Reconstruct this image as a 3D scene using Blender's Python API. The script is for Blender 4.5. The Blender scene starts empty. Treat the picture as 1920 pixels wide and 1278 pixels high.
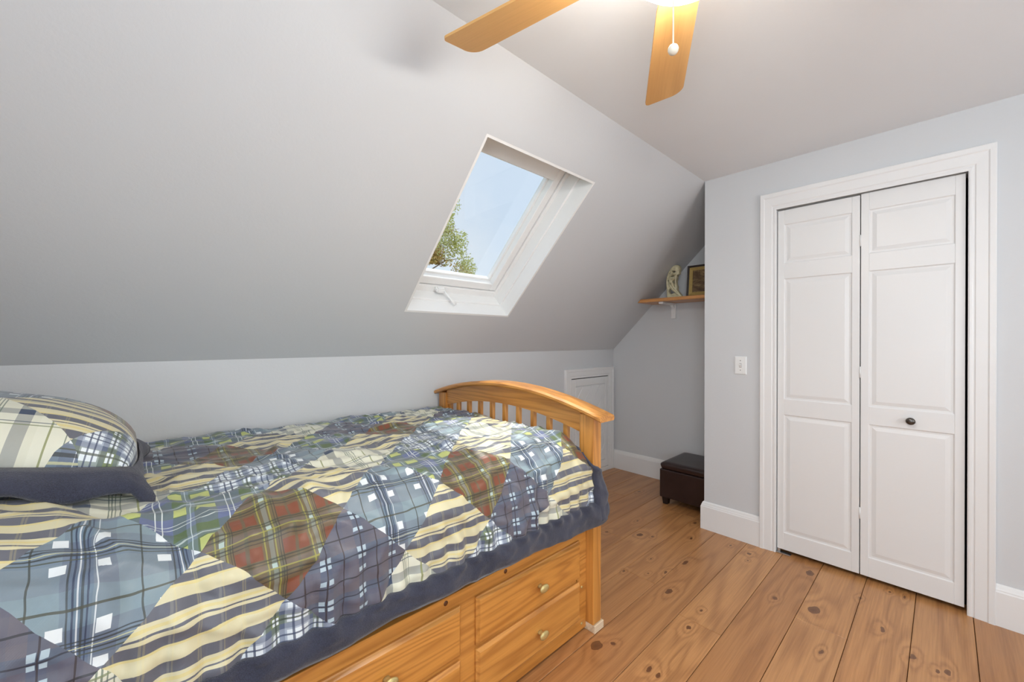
import bpy, bmesh, math, random
from mathutils import Vector, Matrix, noise

random.seed(7)
sc = bpy.context.scene
col = sc.collection
PI = math.pi

# ------------------------------------------------------------------ camera
CAM_H = 1.2688
F_PX = 760.32
yaw, pit, rol = math.radians(46.8272), math.radians(-0.1223), math.radians(0.0645)
Fv = Vector((math.cos(yaw) * math.cos(pit), math.sin(yaw) * math.cos(pit), math.sin(pit)))
Rv = Vector((math.sin(yaw), -math.cos(yaw), 0))
Uv = Rv.cross(Fv)
R2 = Rv * math.cos(rol) + Uv * math.sin(rol)
U2 = Uv * math.cos(rol) - Rv * math.sin(rol)
cd = bpy.data.cameras.new('camera')
cam = bpy.data.objects.new('camera', cd)
col.objects.link(cam)
cd.sensor_width = 36.0
cd.lens = F_PX / 1920 * 36
cd.clip_start = 0.02
M = Matrix((R2, U2, -Fv)).transposed().to_4x4()
M.translation = Vector((0, 0, CAM_H))
cam.matrix_world = M
sc.camera = cam

# ------------------------------------------------------------------ view, world, sun, daylight
sc.view_settings.view_transform = 'Standard'
sc.view_settings.look = 'None'
sc.view_settings.gamma = 1.0
sc.view_settings.use_curve_mapping = False
sc.view_settings.exposure = 0.68

w = bpy.data.worlds.new('sky')
sc.world = w
w.use_nodes = True
nt = w.node_tree
nt.nodes.clear()
wo = nt.nodes.new('ShaderNodeOutputWorld')
bg = nt.nodes.new('ShaderNodeBackground')
tc = nt.nodes.new('ShaderNodeTexCoord')
nz = nt.nodes.new('ShaderNodeTexNoise')
nz.inputs['Scale'].default_value = 2.2
nz.inputs['Detail'].default_value = 5
nz.inputs['Roughness'].default_value = 0.55
cr = nt.nodes.new('ShaderNodeValToRGB')
cr.color_ramp.elements[0].position = 0.42
cr.color_ramp.elements[0].color = (0.44, 0.51, 0.61, 1)
cr.color_ramp.elements[1].position = 0.72
cr.color_ramp.elements[1].color = (0.58, 0.60, 0.63, 1)
nt.links.new(tc.outputs['Generated'], nz.inputs['Vector'])
nt.links.new(nz.outputs['Fac'], cr.inputs['Fac'])
nt.links.new(cr.outputs['Color'], bg.inputs['Color'])
bg.inputs['Strength'].default_value = 1.0
nt.links.new(bg.outputs['Background'], wo.inputs['Surface'])


def light_obj(name, kind, loc, direction, **kw):
    ld = bpy.data.lights.new(name, kind)
    for k, v in kw.items():
        setattr(ld, k, v)
    o = bpy.data.objects.new(name, ld)
    col.objects.link(o)
    o.location = loc
    o.rotation_euler = Vector(direction).to_track_quat('-Z', 'Y').to_euler()
    return o


light_obj('sun', 'SUN', (3, 4, 8), (-0.22, -0.45, -1.0), energy=3.0, angle=math.radians(1.5), color=(1.0, 0.96, 0.9))
# daylight through the gable window; fill from an added dormer lights the knee wall and bed
light_obj('gable_daylight', 'AREA', (-0.93, -0.55, 1.45), (1, 0.12, 0.22), energy=22, shape='RECTANGLE',
          size=1.1, size_y=1.2, color=(0.82, 0.91, 1.0))
light_obj('dormer_fill', 'AREA', (1.1, -2.0, 1.45), (0, 1, 0.25), energy=15.5, shape='RECTANGLE',
          size=1.5, size_y=1.2, color=(0.94, 0.97, 1.0))

# ------------------------------------------------------------------ material helpers
MATS = {}


def srgb(r, g, b):
    def c(x):
        x /= 255.0
        return x / 12.92 if x <= 0.04045 else ((x + 0.055) / 1.055) ** 2.4
    return (c(r), c(g), c(b), 1.0)


class NT:
    """small helper to write node graphs"""
    def __init__(self, name):
        self.m = bpy.data.materials.new(name)
        self.m.use_nodes = True
        self.t = self.m.node_tree
        self.t.nodes.clear()
        self.out = self.t.nodes.new('ShaderNodeOutputMaterial')
        self.b = self.t.nodes.new('ShaderNodeBsdfPrincipled')
        self.t.links.new(self.b.outputs[0], self.out.inputs['Surface'])
        MATS[name] = self.m

    def n(self, typ, **kw):
        nd = self.t.nodes.new(typ)
        for k, v in kw.items():
            setattr(nd, k, v)
        return nd

    def set(self, sock, v):
        if isinstance(v, bpy.types.NodeSocket):
            self.t.links.new(v, sock)
        else:
            sock.default_value = v

    def math(self, op, a, b=None, c=None, clamp=False):
        nd = self.n('ShaderNodeMath', operation=op, use_clamp=clamp)
        self.set(nd.inputs[0], a)
        if b is not None:
            self.set(nd.inputs[1], b)
        if c is not None:
            self.set(nd.inputs[2], c)
        return nd.outputs[0]

    def vec(self, op, a, b=None, c=None):
        nd = self.n('ShaderNodeVectorMath', operation=op)
        self.set(nd.inputs[0], a)
        if b is not None:
            self.set(nd.inputs[1], b)
        if c is not None:
            self.set(nd.inputs[2], c)
        return nd.outputs['Value'] if op in ('LENGTH', 'DOT_PRODUCT', 'DISTANCE') else nd.outputs[0]

    def noise(self, v, scale, detail=3, rough=0.5, dist=0.0):
        nd = self.n('ShaderNodeTexNoise')
        self.set(nd.inputs['Vector'], v)
        nd.inputs['Scale'].default_value = scale
        nd.inputs['Detail'].default_value = detail
        nd.inputs['Roughness'].default_value = rough
        nd.inputs['Distortion'].default_value = dist
        return nd.outputs['Fac']

    def ramp(self, fac, stops, interp='LINEAR'):
        nd = self.n('ShaderNodeValToRGB')
        cr = nd.color_ramp
        cr.interpolation = interp
        while len(cr.elements) < len(stops):
            cr.elements.new(0.5)
        for e, (p, c) in zip(cr.elements, stops):
            e.position = p
            e.color = c if len(c) == 4 else (*c, 1)
        self.set(nd.inputs['Fac'], fac)
        return nd.outputs['Color'], nd.outputs['Alpha']

    def mix(self, fac, a, b, mode='MIX'):
        nd = self.n('ShaderNodeMix', data_type='RGBA', blend_type=mode)
        self.set(nd.inputs[0], fac)
        self.set(nd.inputs[6], a)
        self.set(nd.inputs[7], b)
        return nd.outputs[2]

    def bump(self, h, strength=0.1, dist=0.01):
        nd = self.n('ShaderNodeBump')
        nd.inputs['Strength'].default_value = strength
        nd.inputs['Distance'].default_value = dist
        self.set(nd.inputs['Height'], h)
        self.t.links.new(nd.outputs[0], self.b.inputs['Normal'])

    def base(self, c, rough=0.5, metal=0.0, spec=None):
        self.set(self.b.inputs['Base Color'], c)
        self.set(self.b.inputs['Roughness'], rough)
        self.b.inputs['Metallic'].default_value = metal
        if spec is not None:
            self.b.inputs['Specular IOR Level'].default_value = spec


def obj_coord(g):
    return g.n('ShaderNodeTexCoord').outputs['Object']


def paint(name, c, rough=0.6, bumps=0.12, scale=90):
    g = NT(name)
    v = obj_coord(g)
    big = g.noise(v, 1.3, 2)
    colr = g.mix(0.5, c, g.ramp(big, [(0.3, tuple(x * 0.965 for x in c[:3])), (0.7, tuple(min(1, x * 1.03) for x in c[:3]))])[0])
    g.base(colr, rough)
    g.bump(g.noise(v, scale, 3, 0.6), bumps, 0.003)
    return g.m


def wood(name, axis, light, mid, dark, rings=34.0, across=7.0, along=0.55, rough=0.35, fine=0.25, knots=None,
         random_tint=0.0, pores=None, coat=0.0, grain=0.6):
    """pine grain: contour lines of a stretched field, rings closing round each knot"""
    g = NT(name)
    if knots is not None:
        v = g.n('ShaderNodeNewGeometry').outputs['Position']
    else:
        v = obj_coord(g)
    rnd = g.n('ShaderNodeObjectInfo').outputs['Random']
    sc3 = [across] * 3
    sc3[axis] = along
    comb = g.n('ShaderNodeCombineXYZ')
    for i in range(3):
        g.set(comb.inputs[i], g.math('MULTIPLY', rnd, 17.0 + 13 * i))
    v2 = g.vec('MULTIPLY_ADD', v, tuple(sc3), comb.outputs[0])
    field = g.noise(v2, 1.0, 2, 0.45, 0.35)
    kd = None
    if knots:
        wob = g.n('ShaderNodeTexNoise')
        g.set(wob.inputs['Vector'], v)
        wob.inputs['Scale'].default_value = 22
        vk = g.vec('ADD', v, g.vec('MULTIPLY', g.vec('SUBTRACT', wob.outputs['Color'], (.5, .5, .5)), (.045, .022, 0.0)))
        for (kx, ky, rx, ry) in knots:
            d = g.vec('MULTIPLY', g.vec('SUBTRACT', vk, (kx, ky, 0.0)), (1 / rx, 1 / ry, 0.0))
            d = g.vec('LENGTH', d)
            kd = d if kd is None else g.math('MINIMUM', kd, d)
        halo = g.math('POWER', 2.718, g.math('MULTIPLY', g.math('MULTIPLY', kd, kd), -0.10))
        field = g.math('ADD', field, g.math('MULTIPLY', halo, 0.20))
    s = g.math('MULTIPLY_ADD', g.math('SINE', g.math('MULTIPLY', field, rings * 2)), 0.5, 0.5)
    s = g.math('POWER', s, 1.8)
    sf = [150.0] * 3
    sf[axis] = 4.0
    fib = g.noise(g.vec('MULTIPLY', v, tuple(sf)), 1.0, 3, 0.6)
    tone = g.noise(v2, 0.45, 2)
    c = g.ramp(tone, [(0.3, light), (0.7, mid)])[0]
    c = g.mix(g.math('MULTIPLY', s, grain), c, dark)
    c = g.mix(fine, c, g.ramp(fib, [(0.3, tuple(x * 0.55 for x in mid[:3])), (0.75, tuple(min(1, x * 1.12) for x in light[:3]))])[0])
    if random_tint:
        c = g.mix(g.math('MULTIPLY', rnd, random_tint), c, dark)
    if kd is not None:
        ring = g.ramp(kd, [(0.0, (1, 1, 1)), (0.85, (1, 1, 1)), (1.12, (0.35, 0.35, 0.35)), (2.2, (0, 0, 0))])[0]
        kcol = g.ramp(kd, [(0.0, srgb(104, 66, 40)), (0.75, srgb(122, 78, 46)), (1.0, srgb(78, 46, 26))])[0]
        c = g.mix(ring, c, kcol)
    if pores:
        vo = g.n('ShaderNodeTexVoronoi')
        sv = [3.0] * 3
        sv[axis] = 1.5
        g.set(vo.inputs['Vector'], g.vec('ADD', g.vec('MULTIPLY', v, tuple(sv)), comb.outputs[0]))
        vo.inputs['Scale'].default_value = pores
        pm = g.ramp(vo.outputs['Distance'], [(0.03, (1, 1, 1)), (0.055, (0, 0, 0))])[0]
        c = g.mix(pm, c, srgb(84, 46, 20))
    g.base(c, rough)
    if coat:
        g.b.inputs['Coat Weight'].default_value = coat
        g.b.inputs['Coat Roughness'].default_value = 0.25
    g.bump(g.math('ADD', fib, g.math('MULTIPLY', s, 0.4)), 0.10, 0.001)
    return g.m


def plain(name, c, rough=0.5, metal=0.0, nscale=40, amp=0.06, bumps=0.05):
    g = NT(name)
    v = obj_coord(g)
    n1 = g.noise(v, nscale, 3)
    cc = g.mix(1.0, g.ramp(n1, [(0.25, tuple(x * (1 - amp) for x in c[:3])), (0.75, tuple(min(1, x * (1 + amp)) for x in c[:3]))])[0], c, 'MIX') if False else \
        g.ramp(n1, [(0.25, tuple(x * (1 - amp) for x in c[:3])), (0.75, tuple(min(1, x * (1 + amp)) for x in c[:3]))])[0]
    g.base(cc, rough, metal)
    if bumps:
        g.bump(n1, bumps, 0.002)
    return g.m


M_WALL = paint('wall_paint', (0.64, 0.655, 0.67, 1), 0.62)
M_CEIL = paint('ceiling_paint', (0.83, 0.85, 0.87, 1), 0.7)
M_TRIM = paint('white_trim_paint', (0.82, 0.82, 0.815, 1), 0.38, 0.05, 40)
M_DOOR = paint('white_door_paint', (0.80, 0.80, 0.795, 1), 0.36, 0.05, 60)
M_WINW = paint('window_white_paint', (0.88, 0.88, 0.87, 1), 0.4, 0.04, 40)
M_SHADE = plain('painted_shade', (0.02, 0.02, 0.024, 1), 0.9)  # near-black colour standing in for shade behind the doors
M_SUB = plain('subfloor', (0.035, 0.02, 0.012, 1), 0.9)
BL, BM_, BD = srgb(220, 158, 82), srgb(204, 136, 58), srgb(150, 86, 30)
M_BED_X = wood('bed_pine_lengthwise', 0, BL, BM_, BD, rings=30, across=9, along=0.7, rough=0.32, pores=0.9, coat=0.25)
M_BED_Y = wood('bed_pine_crosswise', 1, BL, BM_, BD, rings=34, across=11, along=0.7, rough=0.32, coat=0.25)
M_BED_Z = wood('bed_pine_upright', 2, BL, BM_, BD, rings=26, across=12, along=0.7, rough=0.32, coat=0.25)
M_BLADE = wood('fan_blade_maple', 0, srgb(234, 186, 120), srgb(224, 170, 100), srgb(200, 142, 76), rings=9, across=6, along=0.9,
               rough=0.4, fine=0.15)
M_SHELF = wood('shelf_pine', 1, srgb(222, 164, 104), srgb(206, 144, 84), srgb(170, 108, 58), rings=20, across=14, along=0.8)
M_BLOCK = wood('raw_block_wood', 0, srgb(232, 214, 186), srgb(220, 198, 164), srgb(190, 160, 120), rings=18, across=20, rough=0.7)
KN = [(2.42, 1.356, .026, .017), (2.454, 1.285, .012, .007), (2.289, 1.529, .014, .008), (2.593, 1.473, .014, .007),
      (2.855, 1.183, .018, .008), (2.615, 1.106, .016, .008), (2.133, 1.041, .02, .009), (2.302, 1.007, .03, .012),
      (1.952, .778, .010, .006), (1.796, .769, .018, .011), (1.41, .988, .028, .022), (2.308, .569, .016, .008),
      (2.699, .498, .034, .018), (2.345, .416, .034, .022), (2.678, .79, .018, .012), (2.593, .773, .010, .006),
      (2.403, .184, .022, .009), (2.793, .186, .010, .006), (2.275, -.011, .022, .009), (2.256, .014, .014, .006),
      (1.46, .776, .016, .008), (1.451, .737, .018, .009), (2.049, .34, .016, .006), (2.287, .086, .022, .010),
      (1.975, 1.203, .012, .006), (1.47, .945, .012, .008), (2.20, 1.16, .010, .005), (2.05, 1.10, .008, .005),
      (2.70, .90, .012, .006), (1.98, .95, .03, .014), (1.2, .6, .02, .012), (3.1, 1.75, .016, .009),
      (2.62, .28, .012, .007), (2.79, .13, .02, .005)]
M_FLOOR = wood('floor_pine', 0, srgb(208, 154, 100), srgb(190, 132, 80), srgb(138, 86, 46), rings=24, across=6.5, along=0.5,
               rough=0.34, fine=0.4, knots=KN, random_tint=0.35, coat=0.15)
M_BRASS = plain('aged_brass', srgb(206, 188, 130), 0.4, 0.6, 30, 0.1)
M_NICKEL = plain('dark_nickel', srgb(96, 92, 88), 0.3, 0.95, 60, 0.15)
M_BLACK = plain('black_metal', (0.02, 0.02, 0.022, 1), 0.4, 0.5)
M_STEEL = plain('steel', (0.6, 0.6, 0.6, 1), 0.3, 1.0)
M_SWITCH = plain('switch_plastic', (0.85, 0.86, 0.85, 1), 0.3, 0, 20, 0.01, 0)
M_SLOT = plain('switch_slot', (0.42, 0.42, 0.41, 1), 0.5, 0, 20, 0.01, 0)
M_SCREW = plain('screw_zinc', (0.25, 0.25, 0.25, 1), 0.4, 0.8)
M_LEATHER = NT('brown_leather')
_v = obj_coord(M_LEATHER)
_vo = M_LEATHER.n('ShaderNodeTexVoronoi')
M_LEATHER.set(_vo.inputs['Vector'], _v)
_vo.inputs['Scale'].default_value = 260
M_LEATHER.base(M_LEATHER.ramp(M_LEATHER.noise(_v, 6, 3), [(0.3, srgb(40, 27, 25)), (0.7, srgb(54, 38, 36))])[0], 0.33)
M_LEATHER.bump(_vo.outputs['Distance'], 0.18, 0.001)
M_LEATHER = M_LEATHER.m
M_KNOT = plain('knot_brown', srgb(92, 52, 24), 0.4)
M_LEG = plain('dark_leg_wood', srgb(30, 20, 18), 0.45)
g = NT('navy_fleece')
_v = obj_coord(g)
_n1, _n2 = g.noise(_v, 9, 3), g.noise(_v, 420, 2, 0.7)
_c = g.mix(g.ramp(_n2, [(0.3, (0, 0, 0)), (0.75, (1, 1, 1))])[0], srgb(32, 34, 46), srgb(58, 61, 80))
g.base(g.mix(g.ramp(_n1, [(0.35, (0, 0, 0)), (0.7, (0.35,) * 3)])[0], _c, srgb(74, 77, 94)), 0.95)
g.b.inputs['Sheen Weight'].default_value = 0.25
g.b.inputs['Sheen Roughness'].default_value = 0.5
g.bump(g.math('ADD', _n2, g.noise(_v, 60, 3)), 0.6, 0.003)
M_FLEECE = g.m
M_HEM = plain('grey_hem', srgb(120, 122, 126), 0.85, 0, 200, 0.1)
g = NT('bronze_stone')
_v = obj_coord(g)
g.base(g.ramp(g.noise(_v, 30, 4, 0.6), [(0.3, srgb(168, 160, 126)), (0.6, srgb(222, 215, 182)), (0.8, srgb(236, 231, 206))])[0], 0.4)
M_STATUE = g.m
M_FRAME = plain('dark_frame_wood', srgb(38, 24, 20), 0.4)
M_GOLD = plain('gilt_frame', srgb(176, 150, 88), 0.38, 0.35, 60, 0.12)
g = NT('old_print')
_v = obj_coord(g)
_a = g.ramp(g.noise(g.vec('MULTIPLY', _v, (6.0, 14.0, 40.0)), 1.0, 4, 0.6), [(0.3, srgb(64, 46, 30)), (0.5, srgb(112, 88, 58)), (0.68, srgb(150, 126, 88))])[0]
_b = g.ramp(g.noise(_v, 70, 3), [(0.5, (0, 0, 0)), (0.62, (0.6,) * 3)])[0]
g.base(g.mix(_b, _a, srgb(84, 58, 36)), 0.45)
M_PRINT = g.m
g = NT('lamp_glass')
g.base((1, 0.97, 0.9, 1), 0.4)
g.b.inputs['Emission Color'].default_value = (1.0, 0.95, 0.87, 1)
g.b.inputs['Emission Strength'].default_value = 46.0
M_LAMP = g.m
M_FANW = plain('white_enamel', (0.82, 0.81, 0.78, 1), 0.35, 0, 30, 0.02, 0)
M_CHAIN = plain('cream_cord', (0.86, 0.80, 0.66, 1), 0.6, 0, 60, 0.05, 0)
# clear pane: see-through with a weak reflection
g = NT('window_glass')
for nd in [g.b]:
    g.t.nodes.remove(nd)
_tr = g.n('ShaderNodeBsdfTransparent')
_tr.inputs[0].default_value = (0.96, 0.98, 0.98, 1)
_gl = g.n('ShaderNodeBsdfGlossy')
_gl.inputs['Roughness'].default_value = 0.02
_mx = g.n('ShaderNodeMixShader')
_mx.inputs[0].default_value = 0.04
g.t.links.new(_tr.outputs[0], _mx.inputs[1])
g.t.links.new(_gl.outputs[0], _mx.inputs[2])
g.t.links.new(_mx.outputs[0], g.out.inputs['Surface'])
M_GLASS = g.m
M_BARK = plain('bark', srgb(150, 124, 92), 0.9, 0, 12, 0.3, 0.5)


def leafmat(name, a, b):
    g = NT(name)
    n = g.noise(obj_coord(g), 1.8, 4, 0.7)
    g.base(g.ramp(n, [(0.3, a), (0.7, b)])[0], 0.6)
    g.b.inputs['Transmission Weight'].default_value = 0.0
    g.b.inputs['Subsurface Weight'].default_value = 0.0
    return g.m


M_LEAF = leafmat('spring_leaves', srgb(176, 182, 92), srgb(226, 222, 160))
M_LEAFB = leafmat('bronze_leaves', srgb(160, 122, 62), srgb(212, 180, 104))
M_GRASS = plain('grass_ground', srgb(92, 112, 60), 0.95, 0, 3, 0.25)


# patchwork of plaids ------------------------------------------------
def patchwork(name):
    g = NT(name)
    uv = g.n('ShaderNodeUVMap').outputs[0]
    sep = g.n('ShaderNodeSeparateXYZ')
    g.set(sep.inputs[0], uv)
    U, V = sep.outputs[0], sep.outputs[1]
    p = g.math('DIVIDE', g.math('SUBTRACT', U, 0.265), 0.305)
    q = g.math('DIVIDE', g.math('SUBTRACT', V, 0.13), 0.31)
    i = g.math('FLOOR', g.math('ADD', g.math('ADD', p, q), 0.5))
    j = g.math('FLOOR', g.math('ADD', g.math('SUBTRACT', p, q), 0.5))
    k = g.math('SUBTRACT', i, j)
    par = g.math('FLOORED_MODULO', g.math('FLOOR', g.math('MULTIPLY', g.math('ADD', i, j), 0.5)), 2.0)
    key = g.math('DIVIDE', g.math('ADD', g.math('MULTIPLY_ADD', g.math('FLOORED_MODULO', k, 10.0), 2.0, par), 0.5), 20.0)
    ST, RU, LB, PU, GR, CH, CM = range(7)
    table = [(RU, LB), (PU, ST), (CH, CM), (LB, GR), (GR, CM), (ST, PU), (RU, GR), (LB, ST), (CH, CM), (ST, GR)]
    flat = [x for r in table for x in r]
    stops = [(n / 20.0, ((x + 0.5) / 10.0,) * 3) for n, x in enumerate(flat)]
    typ, _ = g.ramp(key, stops, 'CONSTANT')
    tsep = g.n('ShaderNodeSeparateColor')
    g.set(tsep.inputs[0], typ)
    T = tsep.outputs[0]

    def S(*c):
        return srgb(*c)

    def fr(x, per, off=0.0):
        return g.math('FRACT', g.math('DIVIDE', g.math('ADD', x, off + 10 * per), per))

    def bands(x, stops):
        return g.ramp(x, [(a, S(*c)) for a, c in stops], 'CONSTANT')[0]

    def lines(x, ls, alpha=0.9):
        """ls: (pos,width,colour)"""
        st = [(0.0, (0, 0, 0, 0))]
        for a, wd, c in ls:
            cc = S(*c)
            st.append((a, (cc[0], cc[1], cc[2], alpha)))
            st.append((a + wd, (0, 0, 0, 0)))
        return g.ramp(x, st, 'CONSTANT')

    def over(base, ln):
        return g.mix(ln[1], base, ln[0])

    def spot(base, fu, fv, us, vs, c):
        us, vs = sorted(us), sorted(vs)
        mu = g.ramp(fu, [(0, (0, 0, 0))] + [s for a, b in us for s in ((a, (1, 1, 1)), (b, (0, 0, 0)))], 'CONSTANT')[0]
        mv = g.ramp(fv, [(0, (0, 0, 0))] + [s for a, b in vs for s in ((a, (1, 1, 1)), (b, (0, 0, 0)))], 'CONSTANT')[0]
        return g.mix(g.mix(1.0, mu, mv, 'MULTIPLY'), base, S(*c))

    cols = []
    # stripes: cream and grey, faint yellow warp
    fu, fv = fr(U, .085), fr(V, .098)
    cr_, gy, yl = (206, 199, 164), (94, 96, 106), (208, 195, 138)
    a = bands(fv, [(0, cr_), (.20, gy), (.43, cr_), (.50, yl), (.56, cr_), (.62, gy), (.655, cr_), (.72, gy), (.92, yl), (.97, cr_)])
    a = over(a, lines(fu, [(.1, .04, (226, 212, 130)), (.16, .03, (226, 212, 130)), (.6, .05, (200, 200, 176)), (.68, .03, (226, 212, 130))], 0.13))
    cols.append(a)
    # rust
    fu, fv = fr(U, .094, .02), fr(V, .080)
    a = g.mix(0.5, bands(fu, [(0, (104, 82, 58)), (.26, (84, 78, 56)), (.33, (104, 82, 58)), (.60, (98, 94, 66)), (.74, (134, 146, 138)), (.84, (98, 94, 66))]),
              bands(fv, [(0, (104, 80, 56)), (.40, (88, 84, 60)), (.58, (106, 100, 96)), (.72, (90, 86, 58)), (.9, (100, 82, 58))]))
    a = spot(a, fu, fv, [(.03, .26), (.33, .58)], [(.02, .40)], (118, 64, 40))
    a = over(a, lines(fu, [(.0, .02, (52, 44, 36)), (.64, .03, (150, 146, 66)), (.87, .03, (150, 146, 66)), (.95, .02, (60, 56, 46))], .75))
    a = over(a, lines(fv, [(.43, .04, (52, 50, 42)), (.52, .03, (52, 50, 42)), (.70, .03, (150, 146, 66)), (.80, .04, (46, 46, 44)), (.91, .03, (52, 50, 42))], .75))
    a = spot(a, fu, fv, [(.73, .84)], [(.58, .70)], (168, 186, 180))
    cols.append(a)
    # light blue
    fu, fv = fr(U, .150, .055), fr(V, .150, .04)
    a = g.mix(0.5, bands(fu, [(0, (104, 116, 132)), (.22, (124, 142, 151)), (.72, (104, 116, 132)), (.8, (76, 96, 124))]),
              bands(fv, [(0, (112, 122, 134)), (.30, (124, 144, 152)), (.66, (104, 114, 128)), (.78, (92, 106, 128))]))
    a = over(a, lines(fu, [(.02, .012, (214, 220, 222)), (.45, .022, (58, 62, 54)), (.78, .02, (52, 58, 60)), (.83, .02, (44, 52, 76)), (.875, .012, (214, 218, 220)),
                           (.91, .02, (52, 58, 60)), (.955, .015, (44, 52, 76))], .85))
    a = over(a, lines(fv, [(.46, .026, (66, 66, 48)), (.79, .018, (48, 52, 52)), (.83, .018, (48, 52, 52)), (.87, .012, (190, 190, 150)), (.90, .018, (48, 52, 52)), (.95, .018, (70, 74, 56))], .85))
    a = spot(a, fu, fv, [(.62, .76), (.04, .16)], [(.62, .76), (.02, .14)], (218, 224, 226))
    cols.append(a)
    # slate purple
    fu, fv = fr(U, .092), fr(V, .088)
    a = g.mix(0.5, bands(fu, [(0, (90, 91, 106)), (.35, (98, 94, 104)), (.6, (74, 88, 110)), (.85, (86, 92, 108))]),
              bands(fv, [(0, (92, 90, 102)), (.4, (100, 95, 102)), (.62, (76, 92, 112)), (.86, (82, 82, 100))]))
    a = over(a, lines(fu, [(.2, .035, (50, 40, 42)), (.72, .03, (48, 40, 46))], .9))
    a = over(a, lines(fv, [(.26, .035, (44, 44, 50)), (.74, .03, (44, 46, 58))], .9))
    a = spot(a, fu, fv, [(.60, .71), (.76, .86)], [(.10, .2), (.60, .72), (.78, .88)], (168, 186, 196))
    cols.append(a)
    # green and blue
    fu, fv = fr(U, .140, .03), fr(V, .120, .02)
    a = g.mix(0.5, bands(fu, [(0, (96, 112, 80)), (.3, (96, 106, 140)), (.7, (84, 104, 70)), (.88, (120, 136, 150))]),
              bands(fv, [(0, (92, 110, 72)), (.28, (92, 102, 136)), (.66, (82, 100, 64)), (.86, (110, 128, 140))]))
    a = spot(a, fu, fv, [(.02, .3), (.7, .88)], [(.02, .26)], (176, 184, 112))
    a = over(a, lines(fu, [(.46, .016, (220, 226, 222)), (.55, .016, (220, 226, 222)), (.93, .015, (196, 210, 214))], .85))
    a = over(a, lines(fv, [(.44, .016, (214, 220, 214)), (.52, .016, (214, 220, 214)), (.90, .03, (196, 206, 204))], .7))
    cols.append(a)
    # check
    fu, fv = fr(U, .088), fr(V, .088)
    a = g.mix(0.5, bands(fu, [(0, (168, 178, 192)), (.5, (86, 98, 122)), (.62, (112, 126, 84)), (.86, (86, 98, 122))]),
              bands(fv, [(0, (168, 178, 192)), (.5, (86, 98, 122)), (.62, (112, 126, 84)), (.86, (86, 98, 122))]))
    a = spot(a, fu, fv, [(.04, .46), (.66, .84)], [(.04, .46), (.66, .84)], (218, 226, 230))
    a = over(a, lines(fu, [(.14, .04, (56, 68, 96)), (.30, .04, (56, 68, 96)), (.72, .05, (60, 72, 60))], .85))
    a = over(a, lines(fv, [(.14, .04, (56, 68, 96)), (.30, .04, (56, 68, 96)), (.72, .05, (60, 72, 60))], .85))
    cols.append(a)
    # cream
    fu, fv = fr(U, .150, .06), fr(V, .150, .05)
    a = g.mix(0.5, bands(fu, [(0, (214, 214, 196)), (.62, (206, 206, 186)), (.72, (52, 68, 92)), (.9, (214, 214, 196))]),
              bands(fv, [(0, (214, 214, 196)), (.55, (52, 68, 92)), (.70, (206, 206, 186)), (.9, (214, 214, 196))]))
    a = over(a, lines(fu, [(.1, .015, (96, 112, 96)), (.14, .015, (96, 112, 96)), (.18, .015, (96, 112, 96)), (.24, .015, (96, 112, 96)), (.45, .03, (128, 134, 78))], .85))
    a = over(a, lines(fv, [(.3, .02, (120, 130, 92)), (.36, .02, (78, 92, 104))], .8))
    cols.append(a)
    c = cols[0]
    for n in range(1, 7):
        m = g.math('COMPARE', T, (n + 0.5) / 10.0, 0.04)
        c = g.mix(m, c, cols[n])
    tw = g.n('ShaderNodeTexWave', wave_type='BANDS', bands_direction='DIAGONAL')
    g.set(tw.inputs['Vector'], uv)
    tw.inputs['Scale'].default_value = 160
    g.base(c, 0.45)
    g.b.inputs['Sheen Weight'].default_value = 0.2
    g.bump(g.math('ADD', g.math('MULTIPLY', tw.outputs['Fac'], 0.25), g.noise(uv, 55, 3)), 0.12, 0.003)
    return g.m


M_PATCH = patchwork('plaid_patchwork')


# ------------------------------------------------------------------ object helpers
def link(o):
    col.objects.link(o)
    return o


def tag(o, label, cat=None, group=None, kind=None):
    o['label'] = label
    if cat:
        o['category'] = cat
    if group:
        o['group'] = group
    if kind:
        o['kind'] = kind
    return o


def empty(name, loc):
    o = bpy.data.objects.new(name, None)
    o.location = loc
    o.empty_display_size = 0.05
    return link(o)


def wpos(o):
    p = Vector(o.location)
    while o.parent:
        p += o.matrix_parent_inverse.translation + (Vector(o.parent.location) if False else Vector((0, 0, 0)))
        o = o.parent
    return p


def setparent(o, parent):
    """geometry is written in world coordinates; all origins are unrotated"""
    if parent is None:
        return
    o.parent = parent
    p = Vector((0, 0, 0))
    q = parent
    chain = []
    while q is not None:
        chain.append(q)
        q = q.parent
    Mw = Matrix.Identity(4)
    for q in reversed(chain):
        Mw = Mw @ q.matrix_parent_inverse @ Matrix.Translation(q.location)
    o.matrix_parent_inverse = Mw.inverted()


def mk(name, bm, mat, parent=None, smooth=False, recalc=True):
    if recalc:
        bmesh.ops.recalc_face_normals(bm, faces=bm.faces)
    me = bpy.data.meshes.new(name)
    bm.to_mesh(me)
    bm.free()
    me.materials.append(mat)
    if smooth:
        for p in me.polygons:
            p.use_smooth = True
    o = link(bpy.data.objects.new(name, me))
    setparent(o, parent)
    return o


def box(bm, x0, x1, y0, y1, z0, z1, bevel=0.0, seg=2):
    vs = [bm.verts.new((x, y, z)) for z in (z0, z1) for y in (y0, y1) for x in (x0, x1)]
    fs = [bm.faces.new([vs[i] for i in f]) for f in
          ((0, 2, 3, 1), (4, 5, 7, 6), (0, 1, 5, 4), (2, 6, 7, 3), (0, 4, 6, 2), (1, 3, 7, 5))]
    if bevel > 0:
        es = list({e for f in fs for e in f.edges})
        bmesh.ops.bevel(bm, geom=es, offset=bevel, segments=seg, affect='EDGES', profile=0.7)
    return vs


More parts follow.
